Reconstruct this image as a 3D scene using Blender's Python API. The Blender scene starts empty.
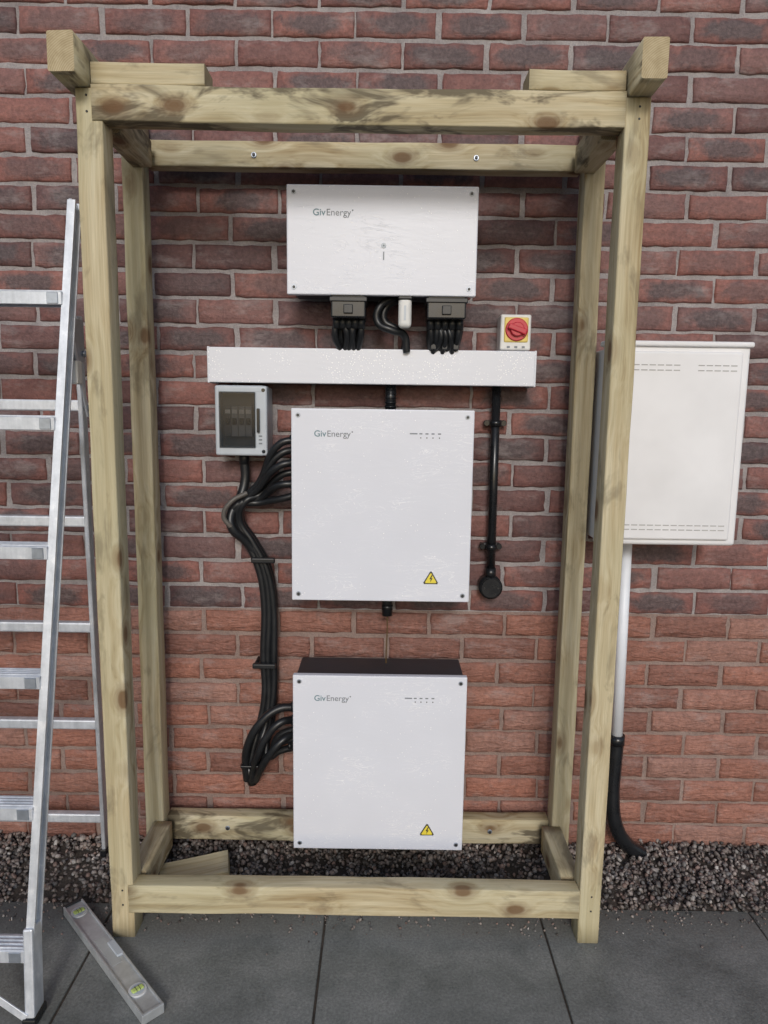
import bpy, bmesh, math, random
import numpy as np
from mathutils import Vector, Matrix, noise as mnoise, Euler
random.seed(7); rng=np.random.default_rng(11)
scene=bpy.context.scene
col=scene.collection
R=math.radians

# ------------------------------------------------------------------ node helpers
def newmat(name):
    m=bpy.data.materials.new(name); m.use_nodes=True
    nt=m.node_tree; b=nt.nodes.get('Principled BSDF')
    return m,nt,b
def setin(nt,sock,val):
    if isinstance(val,bpy.types.NodeSocket): nt.links.new(val,sock)
    elif isinstance(val,(tuple,list)) and len(val)==3 and sock.type=='RGBA': sock.default_value=(*val,1)
    else: sock.default_value=val
def noise(nt,vec,scale,detail=4,rough=.55,dist=0):
    n=nt.nodes.new('ShaderNodeTexNoise'); n.inputs['Scale'].default_value=scale
    n.inputs['Detail'].default_value=detail; n.inputs['Roughness'].default_value=rough
    n.inputs['Distortion'].default_value=dist
    if vec is not None: nt.links.new(vec,n.inputs['Vector'])
    return n.outputs['Fac']
def voro(nt,vec,scale,feature='F1',rand=1,out='Distance'):
    n=nt.nodes.new('ShaderNodeTexVoronoi'); n.feature=feature; n.inputs['Scale'].default_value=scale
    n.inputs['Randomness'].default_value=rand
    if vec is not None: nt.links.new(vec,n.inputs['Vector'])
    return n.outputs[out]
def ramp(nt,fac,stops):
    n=nt.nodes.new('ShaderNodeValToRGB'); e=n.color_ramp.elements
    while len(e)<len(stops): e.new(0.5)
    for i,(p,c) in enumerate(stops):
        e[i].position=p
        if not isinstance(c,(tuple,list)): c=(c,c,c)
        e[i].color=(*c,1)
    nt.links.new(fac,n.inputs[0]); return n.outputs[0]
def mix(nt,fac,a,b,mode='MIX'):
    n=nt.nodes.new('ShaderNodeMix'); n.data_type='RGBA'; n.blend_type=mode
    setin(nt,n.inputs[0],fac); setin(nt,n.inputs[6],a); setin(nt,n.inputs[7],b)
    return n.outputs[2]
def mth(nt,op,a,b=0.0,c=None,clamp=False):
    n=nt.nodes.new('ShaderNodeMath'); n.operation=op; n.use_clamp=clamp
    setin(nt,n.inputs[0],a); setin(nt,n.inputs[1],b)
    if c is not None: setin(nt,n.inputs[2],c)
    return n.outputs[0]
def vmul(nt,v,s):
    n=nt.nodes.new('ShaderNodeVectorMath'); n.operation='MULTIPLY'
    nt.links.new(v,n.inputs[0]); n.inputs[1].default_value=s; return n.outputs[0]
def vadd(nt,a,b):
    n=nt.nodes.new('ShaderNodeVectorMath'); n.operation='ADD'
    nt.links.new(a,n.inputs[0]); setin(nt,n.inputs[1],b); return n.outputs[0]
def bump(nt,b,h,strength,dist=.002):
    n=nt.nodes.new('ShaderNodeBump'); n.inputs['Strength'].default_value=strength
    n.inputs['Distance'].default_value=dist; nt.links.new(h,n.inputs['Height'])
    nt.links.new(n.outputs[0],b.inputs['Normal']); return n.outputs[0]
def tc(nt,out='Object'):
    return nt.nodes.new('ShaderNodeTexCoord').outputs[out]

# ------------------------------------------------------------------ materials
def plain(name,c,rough=.5,metal=0,var=.08,scale=30,bmp=.0,bscale=200,coat=0):
    m,nt,b=newmat(name); v=tc(nt)
    n=noise(nt,v,scale,3,.6)
    lo=tuple(x*(1-var) for x in c); hi=tuple(min(1,x*(1+var)) for x in c)
    setin(nt,b.inputs['Base Color'],ramp(nt,n,[(.3,lo),(.7,hi)]))
    nt.links.new(mth(nt,'MULTIPLY_ADD',n,.25,rough-.12,clamp=True),b.inputs['Roughness'])
    b.inputs['Metallic'].default_value=metal
    if coat: b.inputs['Coat Weight'].default_value=coat
    if bmp: bump(nt,b,noise(nt,v,bscale,2),bmp,.001)
    return m

def wood_mat(name,stain=.25,light=1.0,lo=.52,hi=.68):
    m,nt,b=newmat(name)
    v=tc(nt); oi=nt.nodes.new('ShaderNodeObjectInfo')
    off=nt.nodes.new('ShaderNodeCombineXYZ')
    nt.links.new(mth(nt,'MULTIPLY',oi.outputs['Random'],37.0),off.inputs[0])
    nt.links.new(mth(nt,'MULTIPLY',oi.outputs['Random'],11.0),off.inputs[1])
    v=vadd(nt,v,off.outputs[0])
    kv=vmul(nt,v,(6,11,11))
    kd=voro(nt,kv,1.0)
    inf=mth(nt,'POWER',mth(nt,'SUBTRACT',1.0,kd,clamp=True),5.0)
    warp=noise(nt,vmul(nt,v,(2.2,4,4)),1.0,1)
    comb=nt.nodes.new('ShaderNodeCombineXYZ')
    w2=mth(nt,'ADD',mth(nt,'MULTIPLY',inf,3.6),mth(nt,'MULTIPLY',warp,2.4))
    nt.links.new(w2,comb.inputs[1]); nt.links.new(w2,comb.inputs[2])
    gv=vadd(nt,vmul(nt,v,(.9,46,46)),comb.outputs[0])
    g=noise(nt,gv,1.0,3,.6)
    L=light
    c=ramp(nt,g,[(.28,(.33*L,.245*L,.130*L)),(.40,(.47*L,.385*L,.235*L)),(.56,(.57*L,.495*L,.33*L)),(.78,(.64*L,.58*L,.42*L))])
    fine=noise(nt,vmul(nt,v,(7,260,260)),1.0,2,.7)
    c=mix(nt,.4,c,ramp(nt,fine,[(.3,(.62,.59,.54)),(.7,(1.14,1.14,1.14))]),'MULTIPLY')
    c=mix(nt,mth(nt,'MULTIPLY',ramp(nt,warp,[(.45,0.),(.68,1.)]),.35),c,(.42*L,.41*L,.26*L))
    st=noise(nt,vmul(nt,v,(6,17,17)),1.0,4,.65,.6)
    c=mix(nt,mth(nt,'MULTIPLY',ramp(nt,st,[(lo,0.),(hi,1.)]),stain),c,(.10,.08,.052))
    kn=ramp(nt,kd,[(.0,1.),(.12,.95),(.17,.45),(.32,0.)])
    c=mix(nt,mth(nt,'MULTIPLY',kn,.9),c,(.15,.08,.038))
    setin(nt,b.inputs['Base Color'],c)
    b.inputs['Roughness'].default_value=.75
    b.inputs['Specular IOR Level'].default_value=.25
    h=mth(nt,'ADD',g,mth(nt,'MULTIPLY',fine,.6))
    bump(nt,b,h,.6,.002)
    return m
WOOD=wood_mat('treated_timber',.42,1.0,.55,.68); WOOD_ST=wood_mat('weathered_timber',.85,1.0,.50,.61); WOOD_CL=wood_mat('fresh_cut_timber',.1,1.1,.6,.7)
def endgrain():
    m,nt,b=newmat('timber_end_grain'); v=tc(nt)
    v2=vadd(nt,v,(0,.05,.06))
    n=nt.nodes.new('ShaderNodeVectorMath'); n.operation='LENGTH'
    nt.links.new(vmul(nt,v2,(0,1,1)),n.inputs[0])
    nz=noise(nt,v,30,3)
    w=mth(nt,'SINE',mth(nt,'ADD',mth(nt,'MULTIPLY',n.outputs['Value'],1500),mth(nt,'MULTIPLY',nz,7)))
    c=ramp(nt,mth(nt,'MULTIPLY_ADD',w,.5,.5),[(0.,(.42,.33,.19)),(1.,(.52,.44,.29))])
    c=mix(nt,.5,c,ramp(nt,noise(nt,v,60,3),[(.3,(.6,.55,.45)),(.7,(1,1,1))]),'MULTIPLY')
    setin(nt,b.inputs['Base Color'],c); b.inputs['Roughness'].default_value=.85
    return m
ENDG=endgrain()

def film_white(name,base=(.70,.715,.775),crease=1.0):
    m,nt,b=newmat(name); v=tc(nt)
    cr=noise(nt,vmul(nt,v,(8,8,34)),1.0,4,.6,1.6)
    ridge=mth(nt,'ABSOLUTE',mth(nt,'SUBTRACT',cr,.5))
    crease_glint=ramp(nt,ridge,[(0.,1.),(.007,.3),(.014,0.)])
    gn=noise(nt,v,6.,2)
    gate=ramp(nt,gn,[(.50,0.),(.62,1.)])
    crease_glint=mth(nt,'MULTIPLY',mth(nt,'MULTIPLY',crease_glint,gate),crease)
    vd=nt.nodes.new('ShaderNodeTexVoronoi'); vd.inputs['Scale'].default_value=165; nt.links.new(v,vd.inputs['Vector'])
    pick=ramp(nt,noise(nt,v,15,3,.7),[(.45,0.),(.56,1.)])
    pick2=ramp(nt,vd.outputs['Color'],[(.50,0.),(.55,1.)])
    drop_glint=mth(nt,'MULTIPLY',mth(nt,'MULTIPLY',ramp(nt,vd.outputs['Distance'],[(0.,1.),(.22,1.),(.30,0.)]),pick),pick2)
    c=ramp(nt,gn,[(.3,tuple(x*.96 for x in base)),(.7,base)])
    c=mix(nt,mth(nt,'MULTIPLY',crease_glint,.7),c,(.95,.95,.96))  # highlights along the film creases, painted pale into the base colour
    c=mix(nt,mth(nt,'MULTIPLY',drop_glint,.95),c,(.98,.98,.98))  # glints of droplets and film, painted as near-white specks in the colour
    setin(nt,b.inputs['Base Color'],c)
    b.inputs['Roughness'].default_value=.34
    b.inputs['Specular IOR Level'].default_value=.45
    h=mth(nt,'ADD',mth(nt,'MULTIPLY',crease_glint,.8),mth(nt,'ADD',drop_glint,mth(nt,'MULTIPLY',cr,.9)))
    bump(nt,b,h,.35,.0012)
    return m
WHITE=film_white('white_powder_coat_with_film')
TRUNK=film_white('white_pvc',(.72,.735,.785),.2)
GRP=plain('aged_white_grp',(.76,.755,.765),.40,0,.05,6,.15,60)
VENT=plain('vent_shadow',(.40,.39,.38),.8)
CHAR=plain('charcoal_casting',(.026,.028,.034),.5,0,.2,20,.2,300)
BLK=plain('black_cable_pvc',(.011,.012,.014),.38,0,.2,40)
BLK2=plain('black_conduit',(.011,.012,.014),.28,0,.2,30)
GREY=plain('grey_abs',(.46,.50,.54),.4,0,.05,20)
LGREY=plain('white_conduit',(.76,.79,.84),.4,0,.06,10)
STEEL=plain('zinc_steel',(.42,.46,.52),.4,.8,.1,60)
DSTEEL=plain('dark_bolt_socket',(.05,.05,.05),.5,.5,.1,60)
YEL=plain('yellow_plastic',(.70,.54,.14),.45)
LABELY=plain('warning_yellow',(.76,.62,.06),.5)
RED=plain('red_plastic',(.50,.02,.04),.35)
CREAM=plain('cream_plastic',(.66,.66,.64),.4)
TXT=plain('printed_grey',(.18,.20,.22),.5); TXTG=plain('printed_teal',(.15,.24,.27),.5)
GREEN=plain('vial_green',(.50,.62,.18),.2)
def alu():
    m,nt,b=newmat('brushed_aluminium'); v=tc(nt)
    f=noise(nt,vmul(nt,v,(60,60,3)),1.,3,.7); big=noise(nt,v,24,4,.7)
    c=mix(nt,.5,ramp(nt,f,[(.3,(.52,.55,.59)),(.7,(.76,.79,.84))]),ramp(nt,big,[(.3,(.42,.45,.49)),(.7,(.80,.83,.88))]))
    dirt=ramp(nt,big,[(.60,0.),(.68,1.)])
    c=mix(nt,mth(nt,'MULTIPLY',dirt,.5),c,(.84,.85,.87))
    setin(nt,b.inputs['Base Color'],c)
    b.inputs['Metallic'].default_value=.5
    nt.links.new(mth(nt,'MULTIPLY_ADD',f,.3,.32),b.inputs['Roughness'])
    bump(nt,b,f,.1,.001); return m
ALU=alu()
def smoked(name,alpha):
    m,nt,b=newmat(name); b.inputs['Base Color'].default_value=(.02,.025,.03,1)
    v=tc(nt); nt.links.new(mth(nt,'MULTIPLY_ADD',noise(nt,v,50,3),.15,.05),b.inputs['Roughness'])
    b.inputs['Alpha'].default_value=alpha; return m
SMOKE=smoked('dark_gloss_plastic',1.0); SMOKEC=smoked('smoked_clear_lid',.45)

def brick_mat():
    m,nt,b=newmat('clay_brick')
    a=nt.nodes.new('ShaderNodeAttribute'); a.attribute_name='bcol'
    s=nt.nodes.new('ShaderNodeSeparateColor'); nt.links.new(a.outputs['Color'],s.inputs[0])
    r,g,low=s.outputs[0],s.outputs[1],s.outputs[2]
    v=tc(nt)
    uvn=nt.nodes.new('ShaderNodeUVMap'); uvn.uv_map='local'
    sp=nt.nodes.new('ShaderNodeSeparateXYZ'); nt.links.new(uvn.outputs[0],sp.inputs[0])
    du=mth(nt,'ABSOLUTE',mth(nt,'MULTIPLY_ADD',sp.outputs[0],2.,-1.))
    dv=mth(nt,'ABSOLUTE',mth(nt,'MULTIPLY_ADD',sp.outputs[1],2.,-1.))
    d=mth(nt,'SQRT',mth(nt,'ADD',mth(nt,'POWER',du,2.6),mth(nt,'MULTIPLY',mth(nt,'POWER',dv,2.6),.9)))
    nz=noise(nt,v,18,4,.68,.5)
    d=mth(nt,'ADD',d,mth(nt,'MULTIPLY_ADD',nz,1.5,-.75))
    sm=ramp(nt,d,[(.45,1.),(.90,0.)])
    sm=mth(nt,'MULTIPLY',sm,ramp(nt,g,[(.20,.10),(.70,1.)]))
    sm=mth(nt,'MULTIPLY',sm,mth(nt,'SUBTRACT',1.0,low,clamp=True))
    up=ramp(nt,r,[(0.,(.115,.060,.058)),(.3,(.185,.083,.074)),(.6,(.265,.112,.092)),(.85,(.225,.112,.100)),(1.,(.155,.085,.083))])
    fn=noise(nt,v,85,3,.75)
    up=mix(nt,.6,up,ramp(nt,nz,[(.3,(.62,.64,.68)),(.7,(1.25,1.22,1.18))]),'MULTIPLY')
    up=mix(nt,mth(nt,'MULTIPLY',sm,.85),up,mix(nt,fn,(.050,.038,.041),(.13,.100,.102)))
    lo=ramp(nt,r,[(0.,(.215,.098,.075)),(.4,(.29,.128,.092)),(.75,(.335,.145,.102)),(1.,(.31,.165,.13))])
    lo=mix(nt,.6,lo,ramp(nt,nz,[(.3,(.62,.62,.64)),(.7,(1.2,1.2,1.2))]),'MULTIPLY')
    c=mix(nt,low,up,lo)
    c=mix(nt,.6,c,ramp(nt,fn,[(.3,(.50,.50,.50)),(.7,(1.35,1.35,1.35))]),'MULTIPLY')
    bl=noise(nt,vmul(nt,v,(1,1,2.5)),7,4,.75)
    c=mix(nt,mth(nt,'MULTIPLY',ramp(nt,bl,[(.53,0.),(.72,1.)]),.40),c,(.38,.335,.325))
    setin(nt,b.inputs['Base Color'],c)
    b.inputs['Roughness'].default_value=.66; b.inputs['Specular IOR Level'].default_value=.45
    rid=noise(nt,vmul(nt,v,(18,18,75)),1.,2,.6,.8)
    h=mth(nt,'ADD',mth(nt,'MULTIPLY',fn,.8),mth(nt,'MULTIPLY',rid,mth(nt,'MULTIPLY_ADD',low,1.6,.7)))
    bump(nt,b,h,.8,.004)
    return m
def mortar_mat():
    m,nt,b=newmat('mortar'); v=tc(nt)
    sp=nt.nodes.new('ShaderNodeSeparateXYZ'); nt.links.new(v,sp.inputs[0])
    low=mth(nt,'LESS_THAN',sp.outputs[2],.752)
    n=noise(nt,v,9,4,.7); f=noise(nt,v,240,2,.7)
    c=ramp(nt,n,[(.3,(.23,.205,.205)),(.7,(.40,.37,.365))])
    c2=ramp(nt,n,[(.3,(.20,.140,.120)),(.7,(.32,.24,.21))])
    c=mix(nt,low,c,c2)
    c=mix(nt,.5,c,ramp(nt,f,[(.3,(.6,.6,.6)),(.7,(1.2,1.2,1.2))]),'MULTIPLY')
    setin(nt,b.inputs['Base Color'],c); b.inputs['Roughness'].default_value=.95
    bump(nt,b,f,.7,.003); return m
BRICK=brick_mat(); MORTAR=mortar_mat()

def slab_mat():
    m,nt,b=newmat('damp_concrete_slab'); v=tc(nt)
    n=noise(nt,v,5.5,6,.70,.3); f=noise(nt,v,150,3,.75); sp=voro(nt,v,75)
    c=ramp(nt,n,[(.28,(.105,.112,.104)),(.48,(.175,.182,.172)),(.70,(.25,.252,.238))])
    c=mix(nt,.65,c,ramp(nt,f,[(.3,(.5,.5,.5)),(.7,(1.4,1.4,1.4))]),'MULTIPLY')
    pk=mth(nt,'MULTIPLY',ramp(nt,sp,[(.08,1.),(.18,0.)]),ramp(nt,n,[(.42,0.),(.6,1.)]))
    c=mix(nt,mth(nt,'MULTIPLY',pk,.5),c,(.36,.35,.32))
    # soil washed out of the gravel bed onto the slab edge
    px=nt.nodes.new('ShaderNodeSeparateXYZ'); nt.links.new(v,px.inputs[0])
    edge=mth(nt,'ADD',mth(nt,'MULTIPLY_ADD',px.outputs[1],5.0,2.1),mth(nt,'MULTIPLY_ADD',n,2.6,-1.3))
    c=mix(nt,mth(nt,'MULTIPLY',ramp(nt,edge,[(.1,0.),(.8,1.)]),.62),c,(.065,.062,.052))
    setin(nt,b.inputs['Base Color'],c)
    nt.links.new(mth(nt,'MULTIPLY_ADD',n,.5,.42),b.inputs['Roughness'])
    bump(nt,b,mth(nt,'ADD',f,n),.5,.003); return m
SLAB=slab_mat()
def soil_mat(name,a,bb,sc=30):
    m,nt,b=newmat(name); v=tc(nt); n=noise(nt,v,sc,5,.75)
    setin(nt,b.inputs['Base Color'],ramp(nt,n,[(.3,a),(.7,bb)])); b.inputs['Roughness'].default_value=.95
    bump(nt,b,n,.8,.01); return m
SOIL=soil_mat('dark_soil',(.03,.025,.02),(.085,.068,.055)); GROUND=soil_mat('garden_ground',(.03,.035,.02),(.07,.075,.045),8)
def gravel_mat():
    m,nt,b=newmat('gravel_stone')
    a=nt.nodes.new('ShaderNodeAttribute'); a.attribute_name='bcol'
    c=mix(nt,.5,a.outputs['Color'],ramp(nt,noise(nt,tc(nt),160,2),[(.3,(.6,.6,.6)),(.7,(1.3,1.3,1.3))]),'MULTIPLY')
    setin(nt,b.inputs['Base Color'],c); b.inputs['Roughness'].default_value=.6; return m
GRAV=gravel_mat()

# ------------------------------------------------------------------ geometry helpers
def empty(name,loc=(0,0,0)):
    e=bpy.data.objects.new(name,None); e.empty_display_size=.1; col.objects.link(e); return e
def link(name,me,mats,parent=None):
    o=bpy.data.objects.new(name,me); col.objects.link(o)
    for m in (mats if isinstance(mats,(list,tuple)) else [mats]): me.materials.append(m)
    if parent: o.parent=parent
    return o
def box(name,x0,x1,y0,y1,z0,z1,mat,parent=None,bev=.0015,seg=2,mw=None):
    bm=bmesh.new(); bmesh.ops.create_cube(bm,size=1)
    for v in bm.verts:
        v.co=Vector(((x0+x1)/2+v.co.x*(x1-x0),(y0+y1)/2+v.co.y*(y1-y0),(z0+z1)/2+v.co.z*(z1-z0)))
    if bev>0:
        bmesh.ops.bevel(bm,geom=bm.edges[:],offset=bev,segments=seg,profile=.5,affect='EDGES',clamp_overlap=True)
    me=bpy.data.meshes.new(name); bm.to_mesh(me); bm.free()
    if mw is not None: me.transform(mw)
    return link(name,me,mat,parent)
def frame_from(p0,p1):
    d=(Vector(p1)-Vector(p0)).normalized()
    q=d.to_track_quat('Z','Y'); return q.to_matrix().to_4x4()
def cyl(name,p0,p1,r,mat,parent=None,seg=24,r2=None,bev=.0008):
    p0=Vector(p0);p1=Vector(p1);L=(p1-p0).length
    bm=bmesh.new(); bmesh.ops.create_cone(bm,cap_ends=True,segments=seg,radius1=r,radius2=r if r2 is None else r2,depth=L)
    if bev>0:
        ed=[e for e in bm.edges if len([f for f in e.link_faces if len(f.verts)>4])==1]
        bmesh.ops.bevel(bm,geom=ed,offset=bev,segments=2,affect='EDGES',clamp_overlap=True)
    for f in bm.faces: f.smooth=len(f.verts)<=4
    me=bpy.data.meshes.new(name); bm.to_mesh(me); bm.free()
    me.transform(Matrix.Translation((p0+p1)/2)@frame_from(p0,p1))
    return link(name,me,mat,parent)
def obox(name,p0,p1,wx,wy,mat,parent=None,bev=.0015):
    p0=Vector(p0);p1=Vector(p1);d=(p1-p0); L=d.length; d.normalize()
    x=Vector((1,0,0)); x=(x-d*x.dot(d)).normalized(); y=d.cross(x)
    M=Matrix((x,y,d)).transposed().to_4x4(); M.translation=(p0+p1)/2
    return box(name,-wx/2,wx/2,-wy/2,wy/2,-L/2,L/2,mat,parent,bev,2,M)
def tube(name,pts,r,mat,parent=None):
    c=bpy.data.curves.new(name,'CURVE'); c.dimensions='3D'; c.bevel_depth=r; c.bevel_resolution=3; c.use_fill_caps=True
    c.resolution_u=8
    s=c.splines.new('BEZIER'); s.bezier_points.add(len(pts)-1)
    for i,p in enumerate(pts):
        bp=s.bezier_points[i]; bp.co=p; bp.handle_left_type=bp.handle_right_type='AUTO'
    c.materials.append(mat)
    o=bpy.data.objects.new(name,c); col.objects.link(o)
    if parent: o.parent=parent
    return o
def text(name,s,x,z,y,size,mat,parent=None,bold=0.0):
    c=bpy.data.curves.new(name,'FONT'); c.body=s; c.size=size; c.extrude=.0002; c.offset=bold
    o=bpy.data.objects.new(name+'_tmp',c); col.objects.link(o)
    bpy.context.view_layer.update()
    dg=bpy.context.evaluated_depsgraph_get()
    me=bpy.data.meshes.new_from_object(o.evaluated_get(dg)); me.name=name
    bpy.data.objects.remove(o)
    wd=max(v.co.x for v in me.vertices)
    me.transform(Matrix.Translation((x,y,z))@Matrix.Rotation(R(90),4,'X'))
    me.materials.clear()
    link(name,me,mat,parent); return x+wd
def timber(name,x0,x1,y0,y1,z0,z1,axis,parent,mat=WOOD,rot=0,bow=.002):
    dims={'x':(x1-x0,y1-y0,z1-z0),'y':(y1-y0,x1-x0,z1-z0),'z':(z1-z0,y1-y0,x1-x0)}[axis]
    L,a,b=dims; n=max(6,int(L/.06)); rr=.004
    prof=[]
    for cx,cy,st in ((1,1,0),(-1,1,90),(-1,-1,180),(1,-1,270)):
        for k in range(4):
            an=R(st+30*k); prof.append((cx*(a/2-rr)+rr*math.cos(an),cy*(b/2-rr)+rr*math.sin(an)))
    sd=random.random()*100
    vs=[];fs=[];m=len(prof)
    for i in range(n+1):
        t=i/n; x=-L/2+L*t
        oy=bow*math.sin(math.pi*t)*math.cos(sd); oz=bow*math.sin(math.pi*t)*math.sin(sd)
        for (py,pz) in prof:
            w=mnoise.noise(Vector((x*6+sd,py*30,pz*30)))*.0016
            q=1+w/.03
            vs.append((x,py*q+oy,pz*q+oz))
    for i in range(n):
        for k in range(m):
            k2=(k+1)%m; fs.append((i*m+k,(i+1)*m+k,(i+1)*m+k2,i*m+k2))
    fs.append(tuple(range(m))); fs.append(tuple(reversed([n*m+k for k in range(m)])))
    me=bpy.data.meshes.new(name); me.from_pydata(vs,[],fs)
    bm=bmesh.new(); bm.from_mesh(me); bmesh.ops.recalc_face_normals(bm,faces=bm.faces[:]); bm.to_mesh(me); bm.free()
    me.materials.append(mat); me.materials.append(ENDG)
    for p in me.polygons: p.use_smooth=len(p.vertices)==4; p.material_index=0 if len(p.vertices)==4 else 1
    o=bpy.data.objects.new(name,me); col.objects.link(o)
    M={'x':Matrix.Identity(4),'y':Matrix.Rotation(R(90),4,'Z'),'z':Matrix.Rotation(R(-90),4,'Y')}[axis]
    o.matrix_world=Matrix.Translation(((x0+x1)/2,(y0+y1)/2,(z0+z1)/2))@Matrix.Rotation(rot,4,'Z')@M
    if parent: o.parent=parent
    return o

# ------------------------------------------------------------------ brick wall
def build_wall():
    PX,PZ=.225,.075
    us=[0,.02,.14,.26,.38,.5,.62,.74,.86,.98,1]; vsn=[0,.06,.35,.65,.94,1]
    bw,bh=.215,.0645
    V=[];F=[];C=[];UV=[];
    X0,X1,Z1=-3.6,3.6,48
    for j in range(Z1):
        offx=(PX/2 if j%2 else 0)+.03+random.uniform(-.012,.012)
        nb=int((X1-X0)/PX)
        low=1. if j<10 else 0.
        for i in range(nb):
            cx=X0+offx+i*PX+random.uniform(-.003,.003); cz=j*PZ+.005+random.uniform(-.0015,.0015)
            w=bw+random.uniform(-.005,.003); h=bh+random.uniform(-.0025,.0018)
            tilt=random.uniform(-.0015,.0015); y0=random.uniform(-.002,.0015); base=len(V)
            cr,cg=random.random(),random.random(); sd=random.random()*50
            nu,nv=len(us),len(vsn)
            for b_,vv in enumerate(vsn):
                for a_,uu in enumerate(us):
                    edge=(a_ in(0,nu-1)) or (b_ in(0,nv-1))
                    x=cx+uu*w; z=cz+vv*h
                    nn=mnoise.noise(Vector((x*22+sd,z*34,sd)))
                    if edge:
                        n2=mnoise.noise(Vector((x*45,z*45,sd)))
                        if a_ in(0,nu-1): x+=n2*.004
                        if b_ in(0,nv-1): z+=n2*.0046
                        y=y0+.0045+abs(n2)*.002
                    else: y=y0+nn*.0028+tilt*(uu-.5)*2
                    V.append((x,y,z)); C.append((cr,cg,low,1)); UV.append((uu,vv))
            for b_ in range(nv-1):
                for a_ in range(nu-1):
                    k=base+b_*nu+a_; F.append((k,k+1,k+1+nu,k+nu))
            ring=[base+a for a in range(nu)]+[base+b_*nu+nu-1 for b_ in range(1,nv)]+[base+(nv-1)*nu+a for a in range(nu-2,-1,-1)]+[base+b_*nu for b_ in range(nv-2,0,-1)]
            s=len(V)
            for k in ring:
                x,y,z=V[k]; V.append((x,.02,z)); C.append((cr,cg,low,1)); UV.append(UV[k])
            for q in range(len(ring)):
                q2=(q+1)%len(ring); F.append((ring[q2],ring[q],s+q,s+q2))
    nbf=len(F)
    s=len(V); gx,gz=180,96; H=Z1*PZ
    for b_ in range(gz+1):
        for a_ in range(gx+1):
            x=X0+(X1-X0)*a_/gx; z=-.05+(H+.05)*b_/gz
            V.append((x,.0060+mnoise.noise(Vector((x*9,z*9,3)))*.0028,z)); C.append((0,0,0,1)); UV.append((0,0))
    for b_ in range(gz):
        for a_ in range(gx):
            k=s+b_*(gx+1)+a_; F.append((k,k+1,k+gx+2,k+gx+1))
    s=len(V)
    for x in (X0,X1):
        for y in (.0085,.22):
            for z in (-.05,H): V.append((x,y,z)); C.append((0,0,0,1)); UV.append((0,0))
    a=s
    F+= [(a+2,a+3,a+1,a),(a+4,a+5,a+7,a+6),(a+2,a+6,a+7,a+3),(a+1,a+3,a+7,a+5)]
    me=bpy.data.meshes.new('brick_wall'); me.from_pydata(V,[],F)
    ca=me.color_attributes.new('bcol','FLOAT_COLOR','POINT'); ca.data.foreach_set('color',np.array(C,dtype=np.float32).ravel())
    uvl=me.uv_layers.new(name='local'); li=np.zeros(len(me.loops),dtype=np.int32); me.loops.foreach_get('vertex_index',li)
    uvl.data.foreach_set('uv',np.array(UV,dtype=np.float32)[li].ravel())
    o=link('brick_wall',me,[BRICK,MORTAR])
    mi=np.zeros(len(F),dtype=np.int32); mi[nbf:]=1; me.polygons.foreach_set('material_index',mi)
    me.polygons.foreach_set('use_smooth',np.ones(len(F),dtype=bool)); me.update()
build_wall()

# ------------------------------------------------------------------ ground
def sheet(name,x0,x1,y0,y1,z,mat,parent=None):
    me=bpy.data.meshes.new(name); me.from_pydata([(x0,y0,z),(x1,y0,z),(x1,y1,z),(x0,y1,z)],[],[(0,1,2,3)])
    return link(name,me,mat,parent)
sheet('ground',-60,60,-60,60,-.06,GROUND)
pav=empty('patio_paving')
sheet('joint_sand',-4.1,4.1,-5.2,-.272,-.005,SOIL,pav)
for r_ in range(8):
    y1=-.285-r_*.6; y0=y1-.592
    for c_ in range(-7,8):
        x0=-.142+c_*.577+random.uniform(-.0015,.0015)
        z=random.uniform(-.0015,.001)
        box('slab_%d_%d'%(r_,c_+7),x0+.0028,x0+.5742,y0,y1,z-.045,z,SLAB,pav,.003,3)

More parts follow.
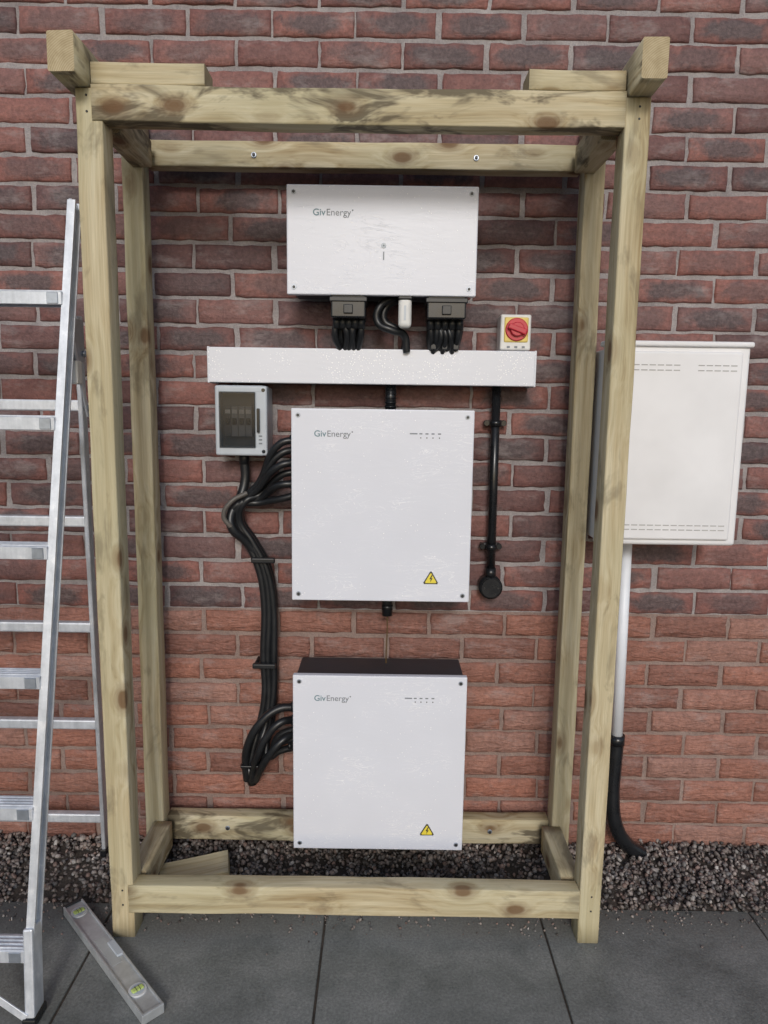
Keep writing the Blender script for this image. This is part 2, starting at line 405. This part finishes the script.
def build_gravel():
    bm=bmesh.new(); bmesh.ops.create_icosphere(bm,subdivisions=2,radius=1)
    tv=np.array([v.co[:] for v in bm.verts]); tf=np.array([[v.index for v in f.verts] for f in bm.faces]); bm.free()
    NA=11500; NB=2200; NS=800
    x=np.concatenate([rng.uniform(-1.5,1.6,NA),rng.uniform(-3.4,-1.5,NB//2),rng.uniform(1.6,3.4,NB-NB//2),rng.uniform(-1.4,1.6,NS)])
    y=np.concatenate([rng.uniform(-.287,.0,NA+NB),-.285-np.abs(rng.normal(0,.055,NS))])
    N=len(x)
    r=rng.uniform(.0035,.0082,N); r[-NS:]=rng.uniform(.0010,.0042,NS)
    z=rng.uniform(-.012,.010,N)+.005*np.sin(x*9)+.01*(y>-.1)*(y+.1)/.1; z[-NS:]=r[-NS:]*.5
    bigm=rng.random(N)<.05; r[bigm]*=1.35
    sc=np.stack([rng.uniform(.75,1.35,N),rng.uniform(.7,1.1,N),rng.uniform(.5,.9,N)],1)*r[:,None]
    q=rng.normal(size=(N,4)); q/=np.linalg.norm(q,axis=1)[:,None]
    w,a,b,c=q.T
    Rm=np.stack([1-2*(b*b+c*c),2*(a*b-c*w),2*(a*c+b*w),2*(a*b+c*w),1-2*(a*a+c*c),2*(b*c-a*w),2*(a*c-b*w),2*(b*c+a*w),1-2*(a*a+b*b)],1).reshape(N,3,3)
    P=tv[None]*(1+rng.normal(0,.11,(N,len(tv),1)))*sc[:,None,:]
    P=np.einsum('nij,nkj->nki',Rm,P)+np.stack([x,y,z],1)[:,None,:]
    pal=np.array([[.22,.175,.155],[.29,.245,.22],[.135,.115,.105],[.35,.31,.285],[.24,.165,.14],[.17,.16,.155],[.46,.43,.40],[.09,.078,.07]])
    pc=pal[rng.choice(8,N,p=[.22,.16,.18,.10,.11,.13,.03,.07])]*rng.uniform(.7,1.15,(N,1))
    pc*= (.88+.28*np.sin(x*3.1+1)*np.sin(x*7.3+y*20))[:,None]
    nv,nf=len(tv),len(tf)
    idx=(tf[None]+np.arange(N)[:,None,None]*nv).reshape(-1).astype(np.int32)
    me=bpy.data.meshes.new('gravel'); me.vertices.add(N*nv); me.vertices.foreach_set('co',P.ravel())
    me.loops.add(len(idx)); me.loops.foreach_set('vertex_index',idx)
    me.polygons.add(N*nf); me.polygons.foreach_set('loop_start',np.arange(0,len(idx),3,dtype=np.int32))
    me.update(calc_edges=True); me.validate()
    ca=me.color_attributes.new('bcol','FLOAT_COLOR','POINT')
    C=np.ones((N,nv,4),dtype=np.float32); C[:,:,:3]=pc[:,None,:]; ca.data.foreach_set('color',C.ravel())
    return link('gravel',me,GRAV)
g=build_gravel()
sheet('gravel_bed',-4.1,4.1,-.283,.01,-.001,SOIL,g)

# ------------------------------------------------------------------ timber frame
fr=empty('timber_frame')
timber('front_post_1',-.680,-.622,-.410,-.348,.0,2.022,'z',fr)
timber('front_post_2',.510,.564,-.410,-.348,.0,2.018,'z',fr)
timber('back_post_1',-.690,-.636,-.120,-.062,.0,2.02,'z',fr)
timber('back_post_2',.506,.559,-.120,-.062,.0,2.02,'z',fr)
timber('front_top_rail',-.643,.509,-.414,-.366,1.955,2.030,'x',fr,WOOD_ST)
timber('back_top_rail',-.635,.505,-.088,-.042,1.970,2.036,'x',fr)
timber('side_top_rail_1',-.662,-.610,-.346,-.122,1.955,2.021,'y',fr,WOOD_ST)
timber('side_top_rail_2',.478,.532,-.346,-.122,1.955,2.021,'y',fr,WOOD_ST)
timber('front_bottom_rail',-.634,.509,-.414,-.366,.070,.146,'x',fr)
timber('back_bottom_rail',-.635,.505,-.088,-.042,.060,.138,'x',fr,WOOD_ST)
timber('side_bottom_rail_1',-.664,-.611,-.346,-.122,.060,.140,'y',fr)
timber('side_bottom_rail_2',.478,.532,-.346,-.122,.060,.140,'y',fr)
timber('rafter_1',-.703,-.648,-.480,-.02,2.024,2.102,'y',fr,WOOD_ST)
timber('rafter_2',.512,.566,-.490,-.02,2.021,2.100,'y',fr,WOOD_ST)
timber('top_noggin_1',-.645,-.400,-.405,-.330,2.033,2.078,'x',fr)
timber('top_noggin_2',.300,.509,-.405,-.330,2.033,2.076,'x',fr)
for i,(x,z,y) in enumerate([(-.353,2.0,-.088),(.228,2.0,-.088),(-.455,.10,-.088),(.33,.10,-.088)]):
    cyl('coach_bolt_%d'%i,(x,y-.003,z),(x,y+.01,z),.007,STEEL,fr)
    cyl('bolt_head_%d'%i,(x,y-.007,z),(x,y,z),.0045,DSTEEL,fr,6)
for i,(x,z) in enumerate([(-.655,1.975),(-.655,2.008),(.54,1.975),(.54,2.0),(-.65,.09),(-.65,.13),(.54,.09),(.54,.13)]):
    cyl('screw_%d'%i,(x,-.4115,z),(x,-.40,z),.0026,DSTEEL,fr,10)
of=timber('timber_offcut',-.62,-.43,-.235,-.160,.012,.052,'x',None,WOOD_CL,R(12))
of.rotation_euler.rotate_axis('Y',R(-6)); of.rotation_euler.rotate_axis('X',R(14))

# ------------------------------------------------------------------ electrical units
def tri(name,cx,cz,y,s,mat,parent):
    h=s*math.sqrt(3)/2
    bm=bmesh.new()
    pts=[(-s/2,-h/3),(s/2,-h/3),(0,2*h/3)]
    vs=[bm.verts.new((cx+a,y,cz+b)) for a,b in pts]; f=bm.faces.new(vs)
    bmesh.ops.bevel(bm,geom=vs,offset=s*.07,segments=3,affect='VERTICES')
    r=bmesh.ops.extrude_face_region(bm,geom=bm.faces[:]); bmesh.ops.translate(bm,vec=(0,.0006,0),verts=[v for v in r['geom'] if isinstance(v,bmesh.types.BMVert)])
    bmesh.ops.recalc_face_normals(bm,faces=bm.faces[:])
    me=bpy.data.meshes.new(name); bm.to_mesh(me); bm.free(); return link(name,me,mat,parent)
def warning(cx,cz,y,p):
    tri('warning_border',cx,cz,y-.0008,.044,DSTEEL,p); tri('warning_label',cx,cz,y-.0016,.034,LABELY,p)
    me=bpy.data.meshes.new('warning_bolt'); yy=y-.0022
    pts=[(.002,.013),(-.004,.001),(0,.001),(-.002,-.008),(.005,.004),(.001,.004),(.005,.013)]
    me.from_pydata([(cx+a,yy,cz+b) for a,b in pts],[],[tuple(range(7))]); link('warning_bolt',me,DSTEEL,p)
def screws(p,x0,x1,z0,z1,y,ins=.018):
    for i,(x,z) in enumerate([(x0+ins,z0+ins),(x1-ins,z0+ins),(x0+ins,z1-ins),(x1-ins,z1-ins)]):
        cyl('corner_washer_%d'%i,(x,y-.0015,z),(x,y+.003,z),.0065,STEEL,p,20)
        cyl('corner_screw_%d'%i,(x,y-.003,z),(x,y,z),.0042,DSTEEL,p,6,bev=0)
def logo(p,x,z,y):
    e=text('lettering_a','Giv',x,z,y-.0006,.023,TXTG,p,.0003); e=text('lettering_b','Energy',e+.0012,z,y-.0006,.023,TXT,p,0)
    cyl('registered_dot',(e+.004,y-.0006,z+.013),(e+.004,y+.001,z+.013),.002,TXT,p,12,bev=0)
def unit(name,x0,x1,z0,z1,yf=-.18,bat=True):
    p=empty(name)
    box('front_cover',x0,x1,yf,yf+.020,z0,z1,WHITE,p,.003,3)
    box('cover_shadow_gap',x0+.006,x1-.006,yf+.0195,yf+.026,z0+.006,z1-.006,DSTEEL,p,.001)
    box('cast_body',x0+.008,x1-.008,yf+.0255,-.022,z0+.012,z1-.004,CHAR,p,.004,3)
    box('wall_bracket',x0+.05,x1-.05,-.0225,.004,z0+.06,z1-.03,STEEL,p,.001)
    if bat:
        for i in range(9):
            zz=z0+.06+i*(z1-z0-.12)/8
            box('side_fin_%d'%i,x0+.004,x1-.004,yf+.05,-.035,zz-.002,zz+.002,CHAR,p,.0005,1)
    screws(p,x0,x1,z0,z1,yf)
    return p
b1=unit('battery_unit',-.247,.234,.8305,1.347)
b2=unit('battery_unit.001',-.246,.237,.098,.617)
for p,zt in ((b1,1.347),(b2,.617)):
    logo(p,-.187,zt-.073,-.18)
    for i,xx in enumerate((.075,.094,.110,.126,.143)):
        box('status_label_%d'%i,xx-(.010 if i==0 else .004),xx+(.010 if i==0 else .004),-.1806,-.179,zt-.0640,zt-.0608,TXT,p,0)
        if i: cyl('status_led_%d'%i,(xx,-.1812,zt-.073),(xx,-.179,zt-.073),.0016,DSTEEL,p,12,bev=0)
warning(.129,.893,-.18,b1); warning(.135,.157,-.18,b2)
inv=unit('inverter',-.256,.227,1.635,1.902,bat=False)
logo(inv,-.19,1.828,-.18)
cyl('status_ring',(-.010,-.1815,1.757),(-.010,-.179,1.757),.0065,GREY,inv,24)
cyl('status_centre',(-.010,-.1822,1.757),(-.010,-.180,1.757),.003,TXT,inv,16)
box('status_bar',-.0115,-.0085,-.1806,-.179,1.722,1.742,TXT,inv,0)
for nm,xa,xb in (('pv_connector_block',-.144,-.055),('ac_connector_block',.104,.204)):
    box(nm,xa,xb,-.172,-.070,1.580,1.650,BLK2,inv,.004,3)
    box(nm+'_rim',xa-.004,xb+.004,-.176,-.066,1.620,1.632,BLK,inv,.002)
    box(nm+'_latch',(xa+xb)/2-.012,(xa+xb)/2+.012,-.178,-.17,1.590,1.613,BLK,inv,.002)
    n=5
    for i in range(n):
        xx=xa+.012+i*(xb-xa-.024)/(n-1); sx=(xa+xb)/2+((xx-(xa+xb)/2)*.75)
        cyl(nm+'_gland_%d'%i,(xx,-.13,1.590),(xx,-.13,1.556),.0110,BLK,inv,12)
        tube(nm+'_cable_%d'%i,[(xx,-.13,1.575),(sx+random.uniform(-.014,.014),-.125,1.54),(sx+random.uniform(-.01,.01),-.09,1.50)],.0085,BLK,inv)
        tube(nm+'_cable_b%d'%i,[(xx+.006,-.10,1.59),(sx+random.uniform(-.014,.014),-.10,1.545),(sx,-.07,1.50)],.0085,BLK,inv)
box('wifi_dongle',.030,.064,-.172,-.140,1.557,1.634,CREAM,inv,.010,4)
box('dongle_collar',.028,.066,-.175,-.137,1.626,1.642,BLK,inv,.004,3)
box('dongle_stripe',.044,.050,-.1728,-.171,1.575,1.612,GREY,inv,0)
tube('looped_cable',[(.02,-.12,1.64),(-.018,-.13,1.615),(-.024,-.13,1.575),(.015,-.135,1.553),(.045,-.12,1.545),(.055,-.11,1.50)],.010,BLK,inv)
tube('looped_cable_2',[(.035,-.10,1.64),(-.004,-.11,1.612),(-.006,-.11,1.58),(.022,-.11,1.562),(.050,-.10,1.535),(.045,-.09,1.50)],.010,BLK,inv)
for i in range(3):
    tube('spur_cable_%d'%i,[(.13+.014*i,-.12,1.58),(.145+.012*i,-.13,1.54),(.125+.026*i,-.10,1.50)],.007,BLK,inv)
    box('spur_ferrule_%d'%i,.118+.030*i,.134+.030*i,-.12,-.10,1.507,1.522,BLK,inv,.002)

# trunking
tk=empty('cable_trunking')
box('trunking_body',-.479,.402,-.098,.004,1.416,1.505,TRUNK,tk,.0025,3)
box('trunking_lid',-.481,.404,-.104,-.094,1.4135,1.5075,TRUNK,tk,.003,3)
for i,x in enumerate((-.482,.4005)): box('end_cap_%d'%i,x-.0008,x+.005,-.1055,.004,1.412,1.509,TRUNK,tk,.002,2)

# breaker enclosure with smoked, see-through door
be=empty('breaker_enclosure')
box('back_box',-.462,-.324,-.062,.004,1.218,1.404,GREY,be,.008,4)
box('cover_left',-.464,-.450,-.108,-.058,1.216,1.406,GREY,be,.006,4)
box('cover_right',-.356,-.322,-.107,-.0575,1.2165,1.4055,GREY,be,.006,4)
box('cover_top',-.458,-.330,-.1075,-.0578,1.385,1.4062,GREY,be,.006,4)
box('cover_bottom',-.458,-.330,-.1073,-.0577,1.2158,1.240,GREY,be,.006,4)
box('busbar_plate',-.451,-.355,-.070,-.060,1.238,1.388,plain('dark_grey_panel',(.10,.11,.12),.5),be,.001)
for i in range(4):
    xx=-.441+i*.019
    box('breaker_%d'%i,xx,xx+.0178,-.094,-.068,1.268,1.350,plain('breaker_grey_%d'%i,(.30,.31,.33) if i else (.12,.12,.13),.5),be,.0015)
    box('breaker_toggle_%d'%i,xx+.003,xx+.015,-.101,-.092,1.300,1.318,BLK2,be,.002)
    box('breaker_label_%d'%i,xx+.002,xx+.016,-.0948,-.0935,1.330,1.341,CREAM,be,0)
box('smoked_door',-.452,-.354,-.1125,-.1085,1.237,1.389,SMOKEC,be,.0015,2)
box('finger_catch',-.349,-.341,-.1175,-.104,1.28,1.345,SMOKE,be,.002)
for i,(x,z) in enumerate([(-.332,1.228),(-.332,1.394)]): cyl('cover_screw_%d'%i,(x,-.109,z),(x,-.10,z),.005,SMOKE,be,16)
for i in range(3): box('door_label_%d'%i,-.345,-.336,-.1082,-.106,1.248+i*.010,1.252+i*.010,TXT,be,0)
cyl('bottom_gland',(-.398,-.045,1.222),(-.398,-.045,1.188),.015,BLK,be,12)

# rotary isolator
ri=empty('rotary_isolator_switch')
box('base',.312,.396,-.062,.004,1.513,1.609,CREAM,ri,.005,3)
box('yellow_plate',.322,.388,-.066,-.058,1.534,1.601,YEL,ri,.004,3)
cyl('red_dial',(.3555,-.070,1.568),(.3555,-.060,1.568),.031,RED,ri,40,bev=.002)
cyl('red_hub',(.3555,-.080,1.568),(.3555,-.066,1.568),.019,RED,ri,32,bev=.002)
box('red_handle',-.026,.026,-.086,-.066,-.0075,.0075,RED,ri,.003,3,Matrix.Translation((.3555,0,1.568))@Matrix.Rotation(R(20),4,'Y'))
for i,x in enumerate((.335,.3555,.376)): box('marking_%d'%i,x-.004,x+.004,-.0635,-.061,1.519,1.524,TXT,ri,0)

# black conduit drop on right
cd=empty('conduit_drop')
cyl('conduit_tube',(.311,-.035,1.418),(.313,-.035,.86),.0125,BLK2,cd,24)
cyl('end_box',(.3135,-.050,.839),(.3135,-.002,.839),.034,BLK2,cd,40,bev=.003)
cyl('end_box_lid',(.3135,-.055,.839),(.3135,-.049,.839),.030,BLK2,cd,40,bev=.002)
for i,x in enumerate((-.02,.02)): cyl('lid_screw_%d'%i,(.3135+x,-.0565,.839),(.3135+x,-.05,.839),.003,DSTEEL,cd,12)
cyl('coupler',(.313,-.035,.895),(.313,-.035,.868),.0155,BLK2,cd,24)
for i,z in enumerate((1.313,.957)):
    box('saddle_%d'%i,.283,.341,-.022,.004,z-.008,z+.008,BLK2,cd,.003)
    cyl('saddle_ring_%d'%i,(.312,-.035,z-.009),(.312,-.035,z+.009),.0165,BLK2,cd,24)
    for s in(-1,1): cyl('saddle_ear_%d_%d'%(i,s),(.312+s*.024,-.03,z),(.312+s*.024,-.01,z),.0085,BLK2,cd,16)

# cables
cb=empty('power_cables')
cyl('centre_sleeve',(.014,-.06,1.42),(.014,-.06,1.34),.015,BLK2,cb,20)
for i in range(5): cyl('sleeve_rib_%d'%i,(.014,-.06,1.405-i*.012),(.014,-.06,1.400-i*.012),.0165,BLK2,cb,20)
cyl('bottom_gland',(.013,-.08,.85),(.013,-.08,.762),.015,BLK,cb,20); cyl('bottom_gland_nut',(.013,-.08,.795),(.013,-.08,.78),.018,BLK,cb,6)
tube('thin_lead',[(.013,-.08,.78),(.014,-.078,.72),(.012,-.07,.64),(.012,-.06,.60)],.0018,plain('brown_lead',(.10,.06,.02),.6),cb)
starts=[(-.238,-.11,1.262),(-.238,-.09,1.235),(-.238,-.11,1.200),(-.238,-.08,1.172),(-.238,-.11,1.140),(-.238,-.09,1.110)]
for i,(x,y,z) in enumerate(starts):
    cyl('side_gland_%d'%i,(x+.004,y,z),(x-.022,y,z),.013,BLK,cb,10)
    j=(i%3)*.013; k=(i//3)*.014
    rj=lambda a=.006: random.uniform(-a,a)
    mids=[(x,y,z),(x-.048,y-.005+rj(.008),z-.006+rj(.008))]
    mids+=[(-.345-j*.5+rj(),-.075+k,1.140-(i*.012)),(-.392-j+rj(),-.06-k,1.085-j*.5),(-.408-j*.8+rj(),-.045-k,1.030-j*.5),(-.372-j+rj(),-.04-k,.965),(-.336-j+rj(.004),-.035-k,.885),(-.320-j,-.032-k,.79),(-.321-j+rj(.003),-.032-k,.62),(-.321-j,-.032-k,.50)]
    if i%2: mids+=[(-.334-j,-.04-k,.42),(-.350-j,-.06-k,.355),(-.372-j*.6,-.06-k,.292),(-.392-j*.3,-.05,.235+i*.004)]
    else: mids+=[(-.328-j,-.045-k,.42),(-.340-j,-.07-k,.345),(-.335-j*.4,-.08,.325),(-.300,-.085,.345+i*.012),(-.238,-.09,.365+i*.014)]
    tube('battery_cable_%d'%i,mids,.0105,BLK,cb)
tube('breaker_cable',[(-.398,-.045,1.20),(-.397,-.045,1.14),(-.412,-.06,1.085),(-.432,-.075,1.045),(-.428,-.08,1.01),(-.395,-.06,.97),(-.356,-.04,.90),(-.345,-.035,.80),(-.345,-.035,.50),(-.365,-.05,.36),(-.395,-.05,.25)],.0135,BLK,cb)
tube('grey_loop',[(-.385,-.08,1.11),(-.428,-.095,1.085),(-.448,-.095,1.045),(-.430,-.09,1.015)],.007,plain('worn_grey_cable',(.10,.09,.08),.5),cb)
for i,z in enumerate((.915,.60)):
    box('cable_cleat_%d'%i,-.378,-.310,-.075,-.060,z-.008,z+.008,BLK,cb,.004,3)
    cyl('cleat_stud_%d'%i,(-.370,-.062,z),(-.370,.0,z),.006,BLK,cb,10)
for i,(z) in enumerate((.485,.445,.405,.365,)):
    cyl('lower_gland_%d'%i,(-.236,-.09,z-.0),(-.262,-.09,z),.015,BLK,cb,10)
    cyl('lower_gland_nut_%d'%i,(-.262,-.09,z),(-.272,-.09,z),.012,BLK,cb,6)
tube('lower_loop_1',[(-.250,-.09,.485),(-.300,-.10,.482),(-.352,-.11,.440),(-.390,-.10,.365),(-.400,-.08,.300),(-.400,-.06,.240)],.012,BLK,cb)
tube('lower_loop_2',[(-.250,-.09,.447),(-.290,-.115,.448),(-.330,-.12,.405),(-.360,-.11,.340),(-.378,-.08,.285),(-.384,-.06,.235)],.011,BLK,cb)
tube('lower_loop_3',[(-.250,-.09,.405),(-.285,-.12,.395),(-.322,-.12,.350),(-.352,-.10,.295),(-.372,-.07,.245)],.011,BLK,cb)
cyl('cable_end_sleeve',(-.395,-.058,.290),(-.385,-.05,.222),.026,BLK2,cb,16,r2=.015)
box('cable_tie',-.412,-.343,-.098,-.045,.296,.303,BLK2,cb,.002)

# ------------------------------------------------------------------ meter box
mb=empty('meter_box')
box('back_casing',.572,.930,-.170,.004,1.005,1.512,GRP,mb,.006,3)
box('outer_flange',.564,.938,-.190,-.165,.998,1.520,GRP,mb,.009,4)
box('hood_lip',.560,.942,-.200,-.150,1.516,1.530,GRP,mb,.005,3)
box('door_panel',.582,.916,-.199,-.185,1.014,1.504,GRP,mb,.006,4)
for row,(zz) in enumerate((1.468,1.455,1.052,1.040)):
    for i in range(15):
        xx=.592+i*.0209
        if row in(0,1) and 7<i<10: continue
        box('vent_slot_%d_%d'%(row,i),xx,xx+.016,-.1998,-.195,zz,zz+.0026,VENT,mb,0)
mc=empty('supply_conduit')
cyl('white_duct',(.697,-.05,1.01),(.706,-.05,.37),.0165,LGREY,mc,28)
tube('black_duct',[(.706,-.05,.385),(.703,-.052,.30),(.702,-.055,.20),(.716,-.058,.11),(.754,-.055,.045),(.807,-.045,.004)],.022,BLK2,mc)
cyl('duct_collar',(.7055,-.05,.395),(.706,-.05,.365),.0235,BLK2,mc,28)

# ------------------------------------------------------------------ stepladder
ld=empty('stepladder')
def fy(z): return -.65+ (z/1.82)*.32
def fx(z): return -.776+(z/1.82)*.050
for s,nm in ((0,'front_stile_1'),(1,'front_stile_2')):
    def X(z): return fx(z) if s==0 else -1.20-(fx(z)+.776)
    obox(nm,(X(.16),fy(.16),.16),(X(1.81),fy(1.81),1.81),.008,.036,ALU,ld,.002)
    for e in(-1,1):
        obox(nm+'_lip%d'%e,(X(.16)+ (.003 if s==0 else -.003),fy(.16)+e*.0165,.16),(X(1.81)+(.003 if s==0 else -.003),fy(1.81)+e*.0165,1.81),.019,.005,ALU,ld,.001)
    sg=1 if s==0 else -1
    obox(nm+'_splayed_foot',(X(.2),fy(.2)-.003,.20),(X(0)+sg*.018,fy(0)-.004,.012),.022,.046,ALU,ld,.004)
    box(nm+'_rubber',X(0)+sg*.018-.015,X(0)+sg*.018+.015,fy(0)-.032,fy(0)+.024,.0,.02,BLK2,ld,.004)
for i,z in enumerate((.155,.46,.744,1.028,1.315,1.597)):
    xa=fx(z)-.004; xb=-1.19
    M=Matrix.Translation((0,fy(z),z))
    box('tread_%d'%i,xb,xa,-.024,.026,-.004,.004,ALU,ld,.001,1,M)
    box('tread_front_%d'%i,xb,xa,-.026,-.020,-.026,.003,ALU,ld,.001,1,M)
    box('tread_back_%d'%i,xb,xa,.020,.026,-.026,.003,ALU,ld,.001,1,M)
    for k in range(4): box('tread_rib_%d_%d'%(i,k),xb,xa,-.018+k*.011,-.014+k*.011,.0035,.0065,ALU,ld,.0005,1,M)
    box('tread_rivet_plate_%d'%i,xa-.034,xa-.008,-.028,-.0255,-.024,.001,STEEL,ld,.001,1,M)
def ry(z): return -.285+(1-z/1.56)*.215
def rx(z): return -.749-(1-z/1.56)*.083
for s,nm in ((0,'rear_stile_1'),(1,'rear_stile_2')):
    def X2(z): return rx(z) if s==0 else -1.19+(rx(z)+.749)
    obox(nm,(X2(.02),ry(.02),.02),(X2(1.56),ry(1.56),1.56),.012,.030,ALU,ld,.003)
    box(nm+'_rubber',X2(0)-.010,X2(0)+.010,ry(0)-.022,ry(0)+.022,.0,.025,BLK2,ld,.004)
for i,z in enumerate((.13,.445,.745,1.045,1.345)):
    box('rear_rung_%d'%i,-1.19,rx(z)-.004,ry(z)-.012,ry(z)+.012,z-.014,z+.014,ALU,ld,.004,2)
obox('diagonal_brace',(-1.02,fy(.15)-.03,.19),(-.765,fy(.02)-.03,.02),.016,.004,ALU,ld,.001)
box('hinge_plate',-.742,-.737,-.37,-.28,1.45,1.55,STEEL,ld,.002)
obox('locking_stay',(-.734,-.355,1.50),(-.734,-.285,1.32),.005,.014,ALU,ld,.001)
for i,(y,z) in enumerate(((-.35,1.53),(-.29,1.47),(-.29,1.34))): cyl('hinge_rivet_%d'%i,(-.740,y,z),(-.729,y,z),.008,STEEL,ld,16)
box('hinge_catch',-.742,-.724,-.360,-.330,1.395,1.45,CREAM,ld,.004,3)

# ------------------------------------------------------------------ spirit level
sl=empty('spirit_level')
pA=Vector((-.822,-.318,0)); pB=Vector((-.497,-.652,0)); d=(pB-pA); L=d.length; an=math.atan2(d.y,d.x)
M=Matrix.Translation(((pA+pB)/2)+Vector((0,0,.013)))@Matrix.Rotation(an,4,'Z')
LA=plain('level_aluminium',(.50,.52,.53),.35,.4,.14,40)
box('flange_1',-L/2,L/2,.021,.0255,-.0115,.0115,LA,sl,.001,2,M); box('flange_2',-L/2,L/2,-.0255,-.021,-.0115,.0115,LA,sl,.001,2,M)
box('web',-L/2,L/2,-.0215,.0215,-.006,.007,LA,sl,.0005,1,M)
for i in(-1,1): box('end_cap_%d'%i,i*L/2-.004,i*L/2+.004,-.026,.026,-.012,.012,DSTEEL if i<0 else LA,sl,.002,2,M)
def mcyl(n,x,y,r,z0,z1,mat,seg=28):
    a=M@Vector((x,y,z0)); b=M@Vector((x,y,z1)); cyl(n,a,b,r,mat,sl,seg)
for i,x in enumerate((-L/2+.045,L/2-.075)):
    mcyl('vial_housing_%d'%i,x,0,.0205,.004,.0105,CREAM)
    mcyl('vial_ring_%d'%i,x,0,.0165,.006,.0112,GREY)
    box('vial_tube_%d'%i,x-.007,x+.007,-.014,.014,.008,.0145,GREEN,sl,.004,3,M)
    for k in (-1,1): box('vial_line_%d_%d'%(i,k),x-.0072,x+.0072,k*.004-.0005,k*.004+.0005,.0112,.0149,DSTEEL,sl,0,1,M)
box('level_label',-.06,.05,-.012,.012,.0065,.0078,plain('level_print',(.42,.43,.42),.4),sl,0,1,M)
box('centre_vial_block',-.03,.03,.008,.0258,.004,.0118,GREY,sl,.002,2,M)

# ------------------------------------------------------------------ camera, light
cam=bpy.data.cameras.new('camera'); co=bpy.data.objects.new('camera',cam); col.objects.link(co)
cam.sensor_fit='VERTICAL'; cam.sensor_height=36; cam.lens=700/1024*36; cam.clip_start=.02; cam.clip_end=300
co.matrix_world=Matrix.Translation((0,-2.03,1.34))@Matrix.Rotation(R(90-8.13),4,'X')@Matrix.Rotation(R(.8),4,'Z')
scene.camera=co
w=bpy.data.worlds.new('World'); scene.world=w; w.use_nodes=True; nt=w.node_tree
sky=nt.nodes.new('ShaderNodeTexSky'); sky.sky_type='NISHITA'; sky.sun_disc=False
EL=25
sky.sun_elevation=R(EL); sky.sun_rotation=R(178); sky.air_density=1.0; sky.dust_density=1.6; sky.ozone_density=1.6
bg=nt.nodes['Background']; nt.links.new(sky.outputs[0],bg.inputs[0]); bg.inputs[1].default_value=.115
sun=bpy.data.lights.new('sun','SUN'); sun.energy=1.35; sun.angle=R(13); sun.color=(1,.985,.97)
so=bpy.data.objects.new('sun',sun); col.objects.link(so); so.rotation_euler=(R(90-EL),0,R(2))
scene.view_settings.view_transform='Standard'; scene.view_settings.look='None'; scene.view_settings.exposure=0
